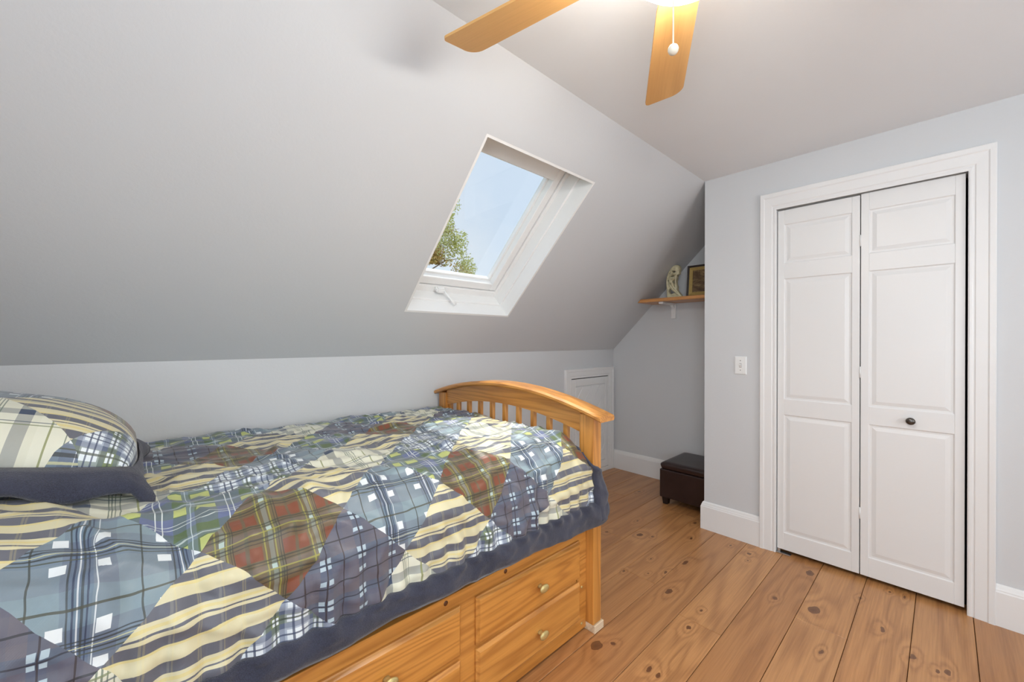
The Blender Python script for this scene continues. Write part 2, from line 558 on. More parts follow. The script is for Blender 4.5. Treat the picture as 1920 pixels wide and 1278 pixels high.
def bx(name, x0, x1, y0, y1, z0, z1, mat, parent=None, bevel=0.0, seg=2):
    bm = bmesh.new()
    box(bm, x0, x1, y0, y1, z0, z1, bevel, seg)
    return mk(name, bm, mat, parent)


def hexa(bm, pts):
    """8 corners: lower 4 then upper 4 in the same order"""
    vs = [bm.verts.new(p) for p in pts]
    for f in ((3, 2, 1, 0), (4, 5, 6, 7), (0, 1, 5, 4), (1, 2, 6, 5), (2, 3, 7, 6), (3, 0, 4, 7)):
        bm.faces.new([vs[i] for i in f])
    return vs


def loft(bm, rings, cap=True, closed_ring=True):
    rs = [[bm.verts.new(p) for p in r] for r in rings]
    n = len(rs[0])
    for a, b in zip(rs, rs[1:]):
        for i in range(n if closed_ring else n - 1):
            j = (i + 1) % n
            bm.faces.new((a[i], a[j], b[j], b[i]))
    if cap and closed_ring:
        bm.faces.new(list(reversed(rs[0])))
        bm.faces.new(rs[-1])
    return rs


def lathe(bm, prof, center, axis='z', seg=24):
    """prof: (r, h)"""
    cx, cy, cz = center
    rings = []
    for r, h in prof:
        ring = []
        for i in range(seg):
            a = 2 * PI * i / seg
            c, s = max(r, 1e-5) * math.cos(a), max(r, 1e-5) * math.sin(a)
            if axis == 'z':
                ring.append((cx + c, cy + s, cz + h))
            elif axis == 'x':
                ring.append((cx + h, cy + c, cz + s))
            else:
                ring.append((cx + c, cy + h, cz + s))
        rings.append(ring)
    loft(bm, rings)


def tube(bm, pts, r, seg=8):
    pts = [Vector(p) for p in pts]
    rings = []
    for i, p in enumerate(pts):
        t = (pts[min(i + 1, len(pts) - 1)] - pts[max(i - 1, 0)]).normalized()
        u = t.cross(Vector((0, 0, 1)) if abs(t.z) < 0.9 else Vector((1, 0, 0))).normalized()
        v = t.cross(u)
        rr = r[i] if isinstance(r, (list, tuple)) else r
        rings.append([p + u * rr * math.cos(2 * PI * k / seg) + v * rr * math.sin(2 * PI * k / seg) for k in range(seg)])
    loft(bm, rings)


def smooth01(a, b, x):
    t = max(0.0, min(1.0, (x - a) / (b - a)))
    return t * t * (3 - 2 * t)


# ------------------------------------------------------------------ room dimensions
XC = 2.8272            # closet wall face
XN = 3.5223            # niche back wall
YK, ZK = 2.2681, 1.177  # knee wall
YO, ZC = 1.1092, 2.3416  # crease and ceiling height
XG = -0.95             # gable wall
YB = -2.05             # opposite knee wall
YS = YB + (ZC - 1.177) / 1.005   # opposite crease
SLEN = math.hypot(YK - YO, ZC - ZK)
SA = Vector((0, (YO - YK) / SLEN, (ZC - ZK) / SLEN))   # up the slope
SN = Vector((0, SA.z, -SA.y))                          # outwards


def sp(x, a, d):
    return Vector((x, YK, ZK)) + SA * a + SN * d


def prism_wall(name, x0, x1, y0):
    """wall whose top follows the slope"""
    bm = bmesh.new()
    q = [(y0, -.02), (YK + .08, -.02), (YK + .08, ZK), (YO, ZC + .08), (y0, ZC + .08)]
    loft(bm, [[(x0, a, b) for a, b in q], [(x1, a, b) for a, b in q]])
    return mk(name, bm, M_WALL)


# floor -------------------------------------------------------------
fl = tag(bx('floor', XG - .1, XN + .1, YB - .1, YK + .1, -0.08, -0.022, M_SUB),
         'wide knotty pine plank floor', 'floor', kind='structure')
PW = 0.187
plank_cache = {}


def plank_mesh(length, width):
    key = (round(length, 3), round(width, 3))
    if key not in plank_cache:
        bm = bmesh.new()
        box(bm, 0.0009, length - 0.0009, 0.0011, width - 0.0011, -0.02, 0.0)
        es = [e for e in bm.edges if all(abs(v.co.z) < 1e-6 for v in e.verts)]
        bmesh.ops.bevel(bm, geom=es, offset=0.0014, segments=1, affect='EDGES')
        bmesh.ops.recalc_face_normals(bm, faces=bm.faces)
        me = bpy.data.meshes.new('plank')
        bm.to_mesh(me)
        bm.free()
        me.materials.append(M_FLOOR)
        plank_cache[key] = me
    return plank_cache[key]


joints = {4: [1.85], 2: [2.216], 6: [1.99], 5: [0.4], 3: [0.9], 1: [0.7], 0: [1.1], 7: [1.2, 2.934], 8: [0.5, 2.3], 9: [1.4], 10: [0.8, 2.93], 11: [1.7], 12: [0.9]}
for n in range(-11, 13):
    y0 = -0.094 + PW * n
    y1 = y0 + PW
    if y1 > YK:
        y1 = YK
    if y1 - y0 < 0.02:
        continue
    xe = XN if y0 >= YO - 0.1 else XC + 0.1
    cuts = [XG] + sorted(joints.get(n, [random.uniform(-0.2, 2.2)])) + [xe]
    for a, b in zip(cuts, cuts[1:]):
        o = link(bpy.data.objects.new('plank', plank_mesh(b - a, y1 - y0)))
        o.location = (a, y0, 0)
        o.parent = fl

# walls ---------------------------------------------------------------
tag(bx('wall_knee', XG - .1, XN + .1, YK, YK + .1, -0.02, ZK + 0.05, M_WALL), 'low grey knee wall behind the bed', 'wall', kind='structure')
tag(prism_wall('wall_niche', XN, XN + .1, YO - .15), 'grey end wall of the niche behind the ottoman', 'wall', kind='structure')
DL, DR, DZ = 0.690, -0.076, 2.053
bm = bmesh.new()
box(bm, XC, XC + .1, DL, YO, -0.02, ZC + .02)
box(bm, XC, XC + .1, -2.3, DR, -0.02, ZC + .02)
box(bm, XC, XC + .1, DR, DL, DZ, ZC + .02)
box(bm, XC + .1, XN, YO - .1, YO, -0.02, ZC + .02)
tag(mk('wall_closet', bm, M_WALL), 'pale grey wall around the white closet doors', 'wall', kind='structure')
bm = bmesh.new()
box(bm, XN, XN + .05, -.6, YO - .1, -0.02, ZC)
box(bm, XC + .1, XN, -.65, -.6, -0.02, ZC)
box(bm, XC + .1, XN, -.6, YO - .1, -0.06, -0.022)
tag(mk('wall_closet_interior', bm, M_SHADE), 'inside of the closet behind the bifold doors, shade painted dark', 'wall', kind='structure')  # closet surfaces coloured near-black so the door gaps read as shaded
# gable wall with a window opening behind the camera
bm = bmesh.new()
gy0, gy1, gz0, gz1 = -1.1, 0.0, 0.85, 2.05
box(bm, XG - .1, XG, YB - .1, gy0, -0.02, ZC + .1)
box(bm, XG - .1, XG, gy1, YO, -0.02, ZC + .08)
loft(bm, [[(x_, a, b) for a, b in ((YO, -.02), (YK + .08, -.02), (YK + .08, ZK), (YO, ZC + .08))] for x_ in (XG - .1, XG)])
box(bm, XG - .1, XG, gy0, gy1, -0.02, gz0)
box(bm, XG - .1, XG, gy0, gy1, gz1, ZC + .1)
tag(mk('wall_gable', bm, M_WALL), 'grey gable wall behind the headboard', 'wall', kind='structure')
# opposite knee wall with an opening for the added dormer window
bm = bmesh.new()
dx0, dx1, dz0, dz1 = 0.35, 1.85, 0.85, 2.05
box(bm, XG - .1, XN, YB - .1, YB, -0.02, dz0)
box(bm, XG - .1, dx0, YB - .1, YB, dz0, ZC)
box(bm, dx1, XN, YB - .1, YB, dz0, ZC)
box(bm, dx0, dx1, YB - .1, YB, dz1, ZC)
tag(mk('wall_opposite', bm, M_WALL), 'grey wall behind the photographer', 'wall', kind='structure')
tag(bx('ceiling', XG - .1, XN + .1, YB - .1, YO, ZC, ZC + .1, M_CEIL), 'flat white ceiling above the fan', 'ceiling', kind='structure')

# sloped ceiling with the skylight hole
HX0, HX1, HA0, HA1 = 1.10, 1.848, 0.360, 1.340
RV = 0.012
bm = bmesh.new()
TH = 0.34


def slab(x0, x1, a0, a1):
    hexa(bm, [sp(x0, a0, 0), sp(x1, a0, 0), sp(x1, a1, 0), sp(x0, a1, 0), sp(x0, a0, TH), sp(x1, a0, TH), sp(x1, a1, TH), sp(x0, a1, TH)])


slab(XG - .1, HX0 - RV, 0, SLEN)
slab(HX1 + RV, XN + .1, 0, SLEN)
slab(HX0 - RV, HX1 + RV, 0, HA0 - RV)
slab(HX0 - RV, HX1 + RV, HA1 + RV, SLEN)
bmesh.ops.remove_doubles(bm, verts=bm.verts, dist=1e-5)
tag(mk('ceiling_slope', bm, M_WALL), 'grey sloped ceiling with the skylight', 'ceiling', kind='structure')

# skylight --------------------------------------------------------------
sk = tag(empty('window_1', sp((HX0 + HX1) / 2, HA0, 0)), 'white framed roof window in the sloped ceiling', 'window', kind='structure')


def sbox(bm, x0, x1, a0, a1, d0, d1):
    hexa(bm, [sp(x0, a0, d0), sp(x1, a0, d0), sp(x1, a1, d0), sp(x0, a1, d0), sp(x0, a0, d1), sp(x1, a0, d1), sp(x1, a1, d1), sp(x0, a1, d1)])


def sring(name, x0, x1, a0, a1, wx, wa0, wa1, d0, d1, mat, bevel=0.0):
    bm = bmesh.new()
    sbox(bm, x0, x0 + wx, a0, a1, d0, d1)
    sbox(bm, x1 - wx, x1, a0, a1, d0, d1)
    sbox(bm, x0 + wx, x1 - wx, a0, a0 + wa0, d0, d1)
    sbox(bm, x0 + wx, x1 - wx, a1 - wa1, a1, d0, d1)
    if bevel:
        bmesh.ops.bevel(bm, geom=list(bm.edges), offset=bevel, segments=1, affect='EDGES')
    return mk(name, bm, mat, sk)


for nm, (x0, x1, a0, a1) in {'a': (HX0 - RV, HX0, HA0 - RV, HA1 + RV), 'b': (HX1, HX1 + RV, HA0 - RV, HA1 + RV),
                             'c': (HX0, HX1, HA0 - RV, HA0), 'd': (HX0, HX1, HA1, HA1 + RV)}.items():
    bm = bmesh.new()
    sbox(bm, x0, x1, a0, a1, 0.0005, 0.12)
    mk('reveal_board', bm, M_WINW, sk)
sring('liner', HX0 - .008, HX1 + .008, HA0 - .008, HA1 + .008, .020, .020, .020, 0.10, 0.21, M_WINW, .003)
sring('window_frame', HX0 + .004, HX1 - .004, HA0 + .004, HA1 - .004, .030, .050, .030, 0.175, 0.27, M_WINW, .003)
sash = sring('sash', HX0 + .036, HX1 - .036, HA0 + .058, HA1 - .036, .050, .052, .075, 0.185, 0.265, M_WINW, .004)
bead = sring('glazing_bead', HX0 + .084, HX1 - .084, HA0 + .108, HA1 - .109, .016, .014, .014, 0.225, 0.258, M_WINW, .003)
bm = bmesh.new()
sbox(bm, HX0 + .09, HX1 - .09, HA0 + .112, HA1 - .112, 0.245, 0.249)
mk('glass_pane', bm, M_GLASS, sk)
# crank operator on the lower frame
hb = bmesh.new()
hx = 1.365
sbox(hb, hx - .03, hx + .03, HA0 + .03, HA0 + .06, 0.135, 0.178)
bmesh.ops.bevel(hb, geom=list(hb.edges), offset=.008, segments=2, affect='EDGES')
hd = mk('handle_housing', hb, M_WINW, sk)
hb = bmesh.new()
tube(hb, [sp(hx + .025, HA0 + .045, .14), sp(hx + .035, HA0 + .04, .115), sp(hx + .055, HA0 + .03, .08), sp(hx + .07, HA0 + .022, .05)], [.008, .008, .007, .009], 8)
mk('crank_handle', hb, M_WINW, hd, True)

# tree and ground outside -------------------------------------------------
tag(bx('ground', -40, 60, 3.2, 80, -3.3, -3.2, M_GRASS), 'grass outside beyond the house', 'ground', kind='structure')


def tree(base, crown, nleaf, label):
    t = tag(empty('tree', base), label, 'tree')
    bm = bmesh.new()
    bx_, by_, bz_ = base
    top = Vector((bx_ + .2, by_, crown[0][0][2]))
    tube(bm, [base, (bx_ + .05, by_, bz_ + 2.5), (bx_ + .1, by_ + .1, bz_ + 5), top], [.2, .17, .12, .05], 8)
    rnd = random.Random(3)
    for (c, r, dens, mi) in crown:
        for _ in range(3):
            d = Vector((rnd.gauss(0, 1), rnd.gauss(0, 1), rnd.gauss(0, 1))).normalized()
            e = Vector(c) + Vector((d.x * r[0], d.y * r[1], d.z * r[2])) * .85
            s = Vector((bx_ + .1, by_, min(e.z - .4, c[2] - r[2] * .4)))
            tube(bm, [s, (s + e) / 2 + Vector((0, 0, .12)), e], [.018, .010, .003], 5)
    mk('trunk', bm, M_BARK, t)
    for mi, mat in ((0, M_LEAF), (1, M_LEAFB)):
        verts, faces = [], []
        for (c, r, dens, m2) in crown:
            if m2 != mi:
                continue
            for _ in range(int(nleaf * dens)):
                d = Vector((rnd.gauss(0, 1), rnd.gauss(0, 1), rnd.gauss(0, 1))).normalized()
                rad = rnd.random() ** .45
                p = Vector((c[0] + d.x * r[0] * rad, c[1] + d.y * r[1] * rad, c[2] + d.z * r[2] * rad))
                if noise.noise(p * 2.2) < -0.02:
                    continue
                u = Vector((rnd.gauss(0, 1), rnd.gauss(0, 1), rnd.gauss(0, 1))).normalized()
                v = u.cross(d).normalized()
                s = rnd.uniform(.016, .032)
                i = len(verts)
                verts += [p - u * s, p + v * s * .5, p + u * s, p - v * s * .5]
                faces.append((i, i + 1, i + 2, i + 3))
        me = bpy.data.meshes.new('foliage')
        me.from_pydata([tuple(v) for v in verts], [], faces)
        me.materials.append(mat)
        o = link(bpy.data.objects.new('foliage', me))
        o['kind'] = 'stuff'
        setparent(o, t)
    return t


# rays through the pane leave towards (x,y) ~ (0.55..0.62, 0.84..0.78)
tree((4.0, 7.0, -3.2), [((4.25, 6.85, 3.55), (.42, .42, .55), .55, 0), ((4.2, 6.85, 3.1), (.6, .5, .5), 1.0, 0),
                        ((4.1, 6.9, 2.85), (.42, .5, .42), 2.0, 1), ((4.3, 6.75, 2.5), (.8, .7, .38), 1.0, 1),
                        ((4.72, 6.5, 2.72), (.32, .35, .3), .5, 0), ((4.52, 6.62, 3.72), (.28, .3, .42), .3, 0), ((4.62, 6.55, 3.2), (.25, .3, .35), .22, 0), ((4.3, 6.9, 1.6), (1.2, 1.1, .8), 1.0, 0)],
     4200, 'yellow green tree outside seen through the skylight')

# closet casing, baseboards ----------------------------------------------
PROF = [(0, 0), (0, .012), (.04, .014), (.12, .014), (.16, .0125), (.22, .0125), (.27, .0155), (.70, .0175), (.76, .021), (.96, .022), (1.0, .019), (1.0, 0)]


def casing(parent, to_world, y_in0, y_in1, z_in, ws, wh, z_bot, mat, prof=PROF, name='casing_board'):
    """to_world(h, z, proud); y_in0 is the high side (outwards +), y_in1 the low side"""
    def strip(pa, pb):
        bm = bmesh.new()
        loft(bm, [[to_world(*pa(w_), d) for w_, d in prof], [to_world(*pb(w_), d) for w_, d in prof]])
        return mk(name, bm, mat, parent)
    strip(lambda w_: (y_in0 + w_ * ws, z_bot), lambda w_: (y_in0 + w_ * ws, z_in + w_ * wh))
    strip(lambda w_: (y_in0 + w_ * ws, z_in + w_ * wh), lambda w_: (y_in1 - w_ * ws, z_in + w_ * wh))
    strip(lambda w_: (y_in1 - w_ * ws, z_bot), lambda w_: (y_in1 - w_ * ws, z_in + w_ * wh))


t1 = tag(empty('trim_1', (XC, (DL + DR) / 2, 0)), 'white moulded casing around the closet doors', 'trim', kind='structure')
casing(t1, lambda h, z, d: (XC - d, h, z), DL, DR, DZ - .003, .084, .104, 0.0, M_TRIM)
# jamb lining
bm = bmesh.new()
box(bm, XC - .012, XC + .1, DL - .001, DL + .012, 0, DZ)
box(bm, XC - .012, XC + .1, DR - .012, DR + .001, 0, DZ)
box(bm, XC - .012, XC + .1, DR, DL, DZ - .003, DZ + .012)
mk('jamb', bm, M_TRIM, t1)

BPROF = [(0, 0), (.018, 0), (.018, .150), (.015, .156), (.015, .160), (.012, .166), (.009, .176), (.004, .182), (0, .182)]


def baseboard(name, pts, label):
    """pts: list of (x,y,nx,ny) with miter offset direction"""
    bm = bmesh.new()
    loft(bm, [[(x + nx * d, y + ny * d, z) for d, z in BPROF] for x, y, nx, ny in pts])
    return tag(mk(name, bm, M_TRIM), label, 'baseboard', kind='structure')


baseboard('baseboard_closet', [(XN, YO, 0, 1), (XC, YO, -1, 1), (XC, DL + .084, -1, 0)], 'white baseboard on the closet corner beside the casing')
baseboard('baseboard_right', [(XC, DR - .084, -1, 0), (XC, YB + .02, -1, 0)], 'white baseboard at the right of the closet doors')
baseboard('baseboard_niche', [(XN, YK, -1, 0), (XN, YO + .0, -1, 0)], 'white baseboard along the niche end wall')
baseboard('baseboard_knee', [(XG, YK, 0, -1), (2.755, YK, 0, -1)], 'white baseboard on the knee wall behind the bed')

# closet bifold doors ------------------------------------------------------
d1 = tag(empty('door_1', (XC, (DL + DR) / 2, 0)), 'white three panel bifold closet doors', 'door', kind='structure')
XD = XC + .004   # door face


def leaf(ya, yb, zb, zt, st_a, st_b):
    """ya > yb"""
    bm = bmesh.new()
    T = .03
    rails = [(zb, .125), (.827, .92), (1.635, 1.727), (1.957, zt)]
    box(bm, XD, XD + T, ya - st_a, ya, zb, zt, .0015, 1)
    box(bm, XD, XD + T, yb, yb + st_b, zb, zt, .0015, 1)
    for a, b in rails:
        box(bm, XD + .0004, XD + T, yb + st_b, ya - st_a, a, b, .0012, 1)
    box(bm, XD + .016, XD + T - .002, yb + st_b - .005, ya - st_a + .005, zb + .02, zt - .02)
    lf = mk('leaf', bm, M_DOOR, d1)
    for (a, b) in [(.125, .827), (.92, 1.635), (1.727, 1.957)]:
        bm = bmesh.new()
        y0, y1 = yb + st_b, ya - st_a
        def rr(ins, x):
            return [(x, y0 + ins, a + ins), (x, y1 - ins, a + ins), (x, y1 - ins, b - ins), (x, y0 + ins, b - ins)]
        loft(bm, [rr(-.002, XD + .0165), rr(0, XD + .002), rr(.004, XD + .0055), rr(.012, XD + .006), rr(.030, XD + .0015)])
        mk('panel', bm, M_DOOR, lf)
    return lf


lfa = leaf(DL - .005, .3085, .024, 2.043, .033, .033)
lfb = leaf(.3045, DR + .009, .024, 2.047, .033, .033)
bm = bmesh.new()
lathe(bm, [(.005, 0), (.006, -.006), (.005, -.014), (.012, -.018), (.017, -.023), (.018, -.028), (.014, -.033), (.006, -.035)], (XD, .113, .870), 'x', 20)
k = mk('knob', bm, M_NICKEL, lfb, True)
k['label'] = 'small dark nickel knob'
bm = bmesh.new()
box(bm, XC - .012, XC + .02, DL - .075, DL - .002, 0.001, .007, .001, 1)
box(bm, XC + .004, XC + .03, DL - .02, DL - .006, 0.007, .022, .001, 1)
mk('pivot_bracket', bm, M_STEEL, d1)
for zz in (.35, 1.1, 1.8):
    bm = bmesh.new()
    lathe(bm, [(.0035, -.03), (.0035, .03)], (XD - .0005, .3065, zz), 'z', 8)
    mk('hinge', bm, M_DOOR, d1, True)

# knee wall access door ----------------------------------------------------
d2 = tag(empty('door_2', (3.13, YK, 0)), 'small white attic access door with diagonal boards in the knee wall', 'door', kind='structure')
ax0, ax1, az0, az1 = 2.838, 3.420, .045, .925
casing(d2, lambda h, z, d: (h, YK - d, z), ax1, ax0, az1, .084, .084, 0.0, M_TRIM)
bm = bmesh.new()
box(bm, ax0, ax1, YK - .014, YK, 0, az0 - .004, .002, 1)
mk('sill_board', bm, M_TRIM, d2)
bm = bmesh.new()
box(bm, ax0, ax1, YK - .0012, YK, az0 - .004, az1)
mk('gap_shade', bm, M_SHADE, d2)  # thin dark sheet, paints the shade in the gap round the leaf
bm = bmesh.new()
fx0, fx1, fz0, fz1 = ax0 + .004, ax1 - .004, az0, az1 - .007
stl = .055
box(bm, fx0, fx0 + stl, YK - .014, YK - .001, fz0, fz1, .002, 1)
box(bm, fx1 - stl, fx1, YK - .014, YK - .001, fz0, fz1, .002, 1)
box(bm, fx0 + stl, fx1 - stl, YK - .014, YK - .001, fz1 - .065, fz1, .002, 1)
box(bm, fx0 + stl, fx1 - stl, YK - .014, YK - .001, fz0, fz0 + .065, .002, 1)
lf2 = mk('leaf', bm, M_DOOR, d2)
px0, px1, pz0, pz1 = fx0 + stl, fx1 - stl, fz0 + .065, fz1 - .065


def clip(poly, f):
    out = []
    for a, b in zip(poly, poly[1:] + poly[:1]):
        fa, fb = f(a), f(b)
        if fa >= 0:
            out.append(a)
        if (fa >= 0) != (fb >= 0):
            t = fa / (fa - fb)
            out.append((a[0] + (b[0] - a[0]) * t, a[1] + (b[1] - a[1]) * t))
    return out


sl = 1.25   # board slope
bw = .135
lo = pz0 - sl * (px1 - px0)
nb = 0
c0 = lo
while c0 < pz1:
    c1 = c0 + bw * math.sqrt(1 + sl * sl) * .78
    poly = [(px0, pz0), (px1, pz0), (px1, pz1), (px0, pz1)]
    fz = lambda p: p[1] - sl * (p[0] - px0)
    poly = clip(poly, lambda p: fz(p) - c0)
    if poly:
        poly = clip(poly, lambda p: c1 - fz(p))
    if len(poly) >= 3:
        cx_ = sum(p[0] for p in poly) / len(poly)
        cz_ = sum(p[1] for p in poly) / len(poly)
        r1 = [(p[0], YK - .0013, p[1]) for p in poly]
        r2 = [(p[0], YK - .002, p[1]) for p in poly]
        def ins(p, e):
            d = math.hypot(p[0] - cx_, p[1] - cz_) or 1
            return (p[0] - (p[0] - cx_) / d * e, p[1] - (p[1] - cz_) / d * e)
        r3 = [(ins(p, .017)[0], YK - .0125, ins(p, .017)[1]) for p in poly]
        bm = bmesh.new()
        loft(bm, [r1, r2, r3])
        mk('board', bm, M_DOOR, lf2)
    c0 = c1
bm = bmesh.new()
lathe(bm, [(.006, 0), (.007, -.012), (.013, -.018), (.016, -.024), (.014, -.030), (.005, -.033)], (2.925, YK - .012, .482), 'y', 16)
mk('knob', bm, M_BLACK, lf2, True)
for zz in (.20, .78):
    bm = bmesh.new()
    box(bm, ax1 - .006, ax1 + .004, YK - .0185, YK - .012, zz - .03, zz + .03, .001, 1)
    mk('hinge', bm, M_DOOR, d2)

# light switch -----------------------------------------------------------------
sw = tag(empty('light_switch', (XC, .886, 1.110)), 'white toggle light switch on the wall beside the closet casing', 'light switch')
bm = bmesh.new()
loft(bm, [[(XC - d, .886 + sy * (.035 - i), 1.110 + sz * (.057 - i)) for sy, sz in ((-1, -1), (1, -1), (1, 1), (-1, 1))] for d, i in ((0, 0), (.003, 0), (.006, .004), (.0062, .012))])
mk('plate', bm, M_SWITCH, sw)
bm = bmesh.new()
hexa(bm, [(XC - .006, .882, 1.098), (XC - .006, .890, 1.098), (XC - .006, .890, 1.120), (XC - .006, .882, 1.120),
          (XC - .017, .883, 1.113), (XC - .017, .889, 1.113), (XC - .015, .889, 1.121), (XC - .015, .883, 1.121)])
mk('toggle', bm, M_SWITCH, sw)
bm = bmesh.new()
box(bm, XC - .0066, XC - .006, .8795, .8925, 1.096, 1.124)
mk('toggle_slot', bm, M_SLOT, sw)
for zz in (1.080, 1.140):
    bm = bmesh.new()
    lathe(bm, [(.003, -.0055), (.003, -.0070), (.001, -.0074)], (XC, .886, zz), 'x', 10)
    mk('screw', bm, M_SCREW, sw, True)

# niche shelf -------------------------------------------------------------------
shf = tag(empty('wall_shelf', (XN, 1.45, 1.595)), 'light pine shelf on a white bracket in the niche', 'shelf')
ZS0, ZS1, XS = 1.597, 1.625, 3.245
bm = bmesh.new()
ye0 = YK - (ZS0 - ZK) / 1.005 - .003
ye1 = YK - (ZS1 - ZK) / 1.005 - .003
hexa(bm, [(XS, YO + .001, ZS0), (XN - .001, YO + .001, ZS0), (XN - .001, ye0, ZS0), (XS, ye0, ZS0),
          (XS, YO + .001, ZS1), (XN - .001, YO + .001, ZS1), (XN - .001, ye1, ZS1), (XS, ye1, ZS1)])
bmesh.ops.bevel(bm, geom=[e for e in bm.edges if all(abs(v.co.x - XS) < 1e-5 for v in e.verts)], offset=.004, segments=2, affect='EDGES')
mk('shelf_board', bm, M_SHELF, shf)
bm = bmesh.new()
by = 1.645
box(bm, XN - .018, XN - .0005, by - .02, by + .02, 1.462, ZS0, .004)
box(bm, 3.272, XN - .018, by - .02, by + .02, ZS0 - .018, ZS0 - .0005, .004)
hexa(bm, [(XN - .018, by - .012, 1.55), (XN - .018, by + .012, 1.55), (XN - .018, by + .012, ZS0 - .018), (XN - .018, by - .012, ZS0 - .018),
          (XN - .05, by - .012, ZS0 - .024), (XN - .05, by + .012, ZS0 - .024), (XN - .05, by + .012, ZS0 - .018), (XN - .05, by - .012, ZS0 - .018)])
mk('bracket', bm, M_TRIM, shf)

# figurine: bowed figure cast as one pierced piece, faces -x ---------------------------
fg = tag(empty('figurine', (3.33, 1.55, ZS1)), 'small beige sculpture of a bowed figure on the shelf', 'figurine')
# outline in image-zoom units (x to the right = -y, y down), see the 1278 px zoom
OUT = [(625, 718), (845, 718), (800, 655), (768, 600), (770, 560), (752, 500), (760, 430), (775, 372), (800, 352), (802, 330), (815, 285), (808, 245), (780, 226), (745, 226),
       (705, 250), (668, 290), (640, 340), (622, 400), (614, 460), (616, 520), (620, 600)]
HOLES = [[(690, 300), (720, 290), (765, 318), (725, 340), (705, 328)],
         [(668, 372), (700, 366), (755, 360), (770, 350), (760, 372), (690, 404), (668, 392)],
         [(722, 430), (742, 425), (745, 520), (752, 575), (705, 500), (690, 470)],
         [(660, 565), (690, 590), (745, 640), (775, 672), (740, 664), (665, 672)]]
ppm = 8.52 * 760.32 / 3.43    # zoom pixels per metre at the figurine


def fpt(p):
    return (-(p[0] - 735) / ppm, (718 - p[1]) / ppm, 0)


cu = bpy.data.curves.new('figure', 'CURVE')
cu.dimensions = '2D'
cu.fill_mode = 'BOTH'
cu.extrude = .016
cu.bevel_depth = .005
cu.bevel_resolution = 2
cu.resolution_u = 4
for loop_ in [OUT] + HOLES:
    s = cu.splines.new('BEZIER')
    s.bezier_points.add(len(loop_) - 1)
    for bp, p in zip(s.bezier_points, loop_):
        bp.co = fpt(p)
        bp.handle_left_type = bp.handle_right_type = 'AUTO'
    if loop_ is OUT:
        for ii in (0, 1):
            s.bezier_points[ii].handle_left_type = s.bezier_points[ii].handle_right_type = 'VECTOR'
    s.use_cyclic_u = True
tmp = bpy.data.objects.new('tmp', cu)
me = bpy.data.meshes.new_from_object(tmp)
bpy.data.objects.remove(tmp)
# curve x -> +y with mirrored sign already, curve y -> z, curve z -> -x
minz = min(v.co.y for v in me.vertices)
for v in me.vertices:
    x, y, z = v.co
    v.co = (-z + 3.33, x + 1.547, y - minz + ZS1 + .0005)
me.materials.clear()
me.materials.append(M_STATUE)
o = link(bpy.data.objects.new('figure', me))
setparent(o, fg)
# raised limbs and the dark infill slab that closes the hollows
bm = bmesh.new()


def fw(p, d):
    q = fpt(p)
    return (3.33 - d, q[0] + 1.547, q[1] + ZS1 + .005)


tube(bm, [fw((640, 440), .016), (fw((668, 520), .022)), fw((720, 590), .024), fw((780, 660), .022), fw((825, 706), .016)], [.008, .011, .010, .008, .005], 8)
tube(bm, [fw((672, 330), .018), fw((690, 352), .022), fw((740, 346), .024), fw((796, 338), .018)], [.008, .008, .007, .006], 8)
tube(bm, [fw((690, 440), .018), fw((730, 405), .022), fw((765, 385), .020), fw((755, 470), .02), fw((772, 590), .016)], [.007, .008, .008, .007, .005], 8)
mk('limbs', bm, M_STATUE, fg, True)
bm = bmesh.new()
b0 = fpt((625, 718))
b1 = fpt((845, 718))
box(bm, 3.33 - .03, 3.33 + .03, b1[0] + 1.547 + .004, b0[0] + 1.547 - .002, ZS1 + .0005, ZS1 + .009, .002)
mk('base', bm, M_STATUE, fg)

# framed picture leaning on the shelf ------------------------------------------------
pf = tag(empty('picture_frame', (3.40, 1.36, ZS1)), 'dark framed old print with gilt inner border on the shelf', 'picture')
PY1, PY0, PH = 1.475, 1.255, .265


def pfp(y, z, d):   # leaning back a little
    return (3.395 + .10 * z - d, y, ZS1 + .0005 + z)


def pframe(name, ins, wd, d0, d1, mat):
    rings = []
    a, b = ins, ins + wd
    bm = bmesh.new()
    def rect(i, d):
        return [pfp(PY0 + i, i, d), pfp(PY1 - i, i, d), pfp(PY1 - i, PH - i, d), pfp(PY0 + i, PH - i, d)]
    R_ = [rect(a, d0), rect(a, d1), rect(b, d1 - .004), rect(b, d0)]
    vs = [[bm.verts.new(p) for p in r] for r in R_]
    for q in range(4):
        A_, B_ = vs[q], vs[(q + 1) % 4]
        for i in range(4):
            j = (i + 1) % 4
            bm.faces.new((A_[i], A_[j], B_[j], B_[i]))
    return mk(name, bm, mat, pf)


pframe('outer_frame', 0, .016, 0, .018, M_FRAME)
pframe('gilt_border', .016, .026, 0, .012, M_GOLD)
bm = bmesh.new()
i_ = .041
hexa(bm, [pfp(PY0 + i_, i_, 0), pfp(PY1 - i_, i_, 0), pfp(PY1 - i_, PH - i_, 0), pfp(PY0 + i_, PH - i_, 0),
          pfp(PY0 + i_, i_, .004), pfp(PY1 - i_, i_, .004), pfp(PY1 - i_, PH - i_, .004), pfp(PY0 + i_, PH - i_, .004)])
mk('print', bm, M_PRINT, pf)

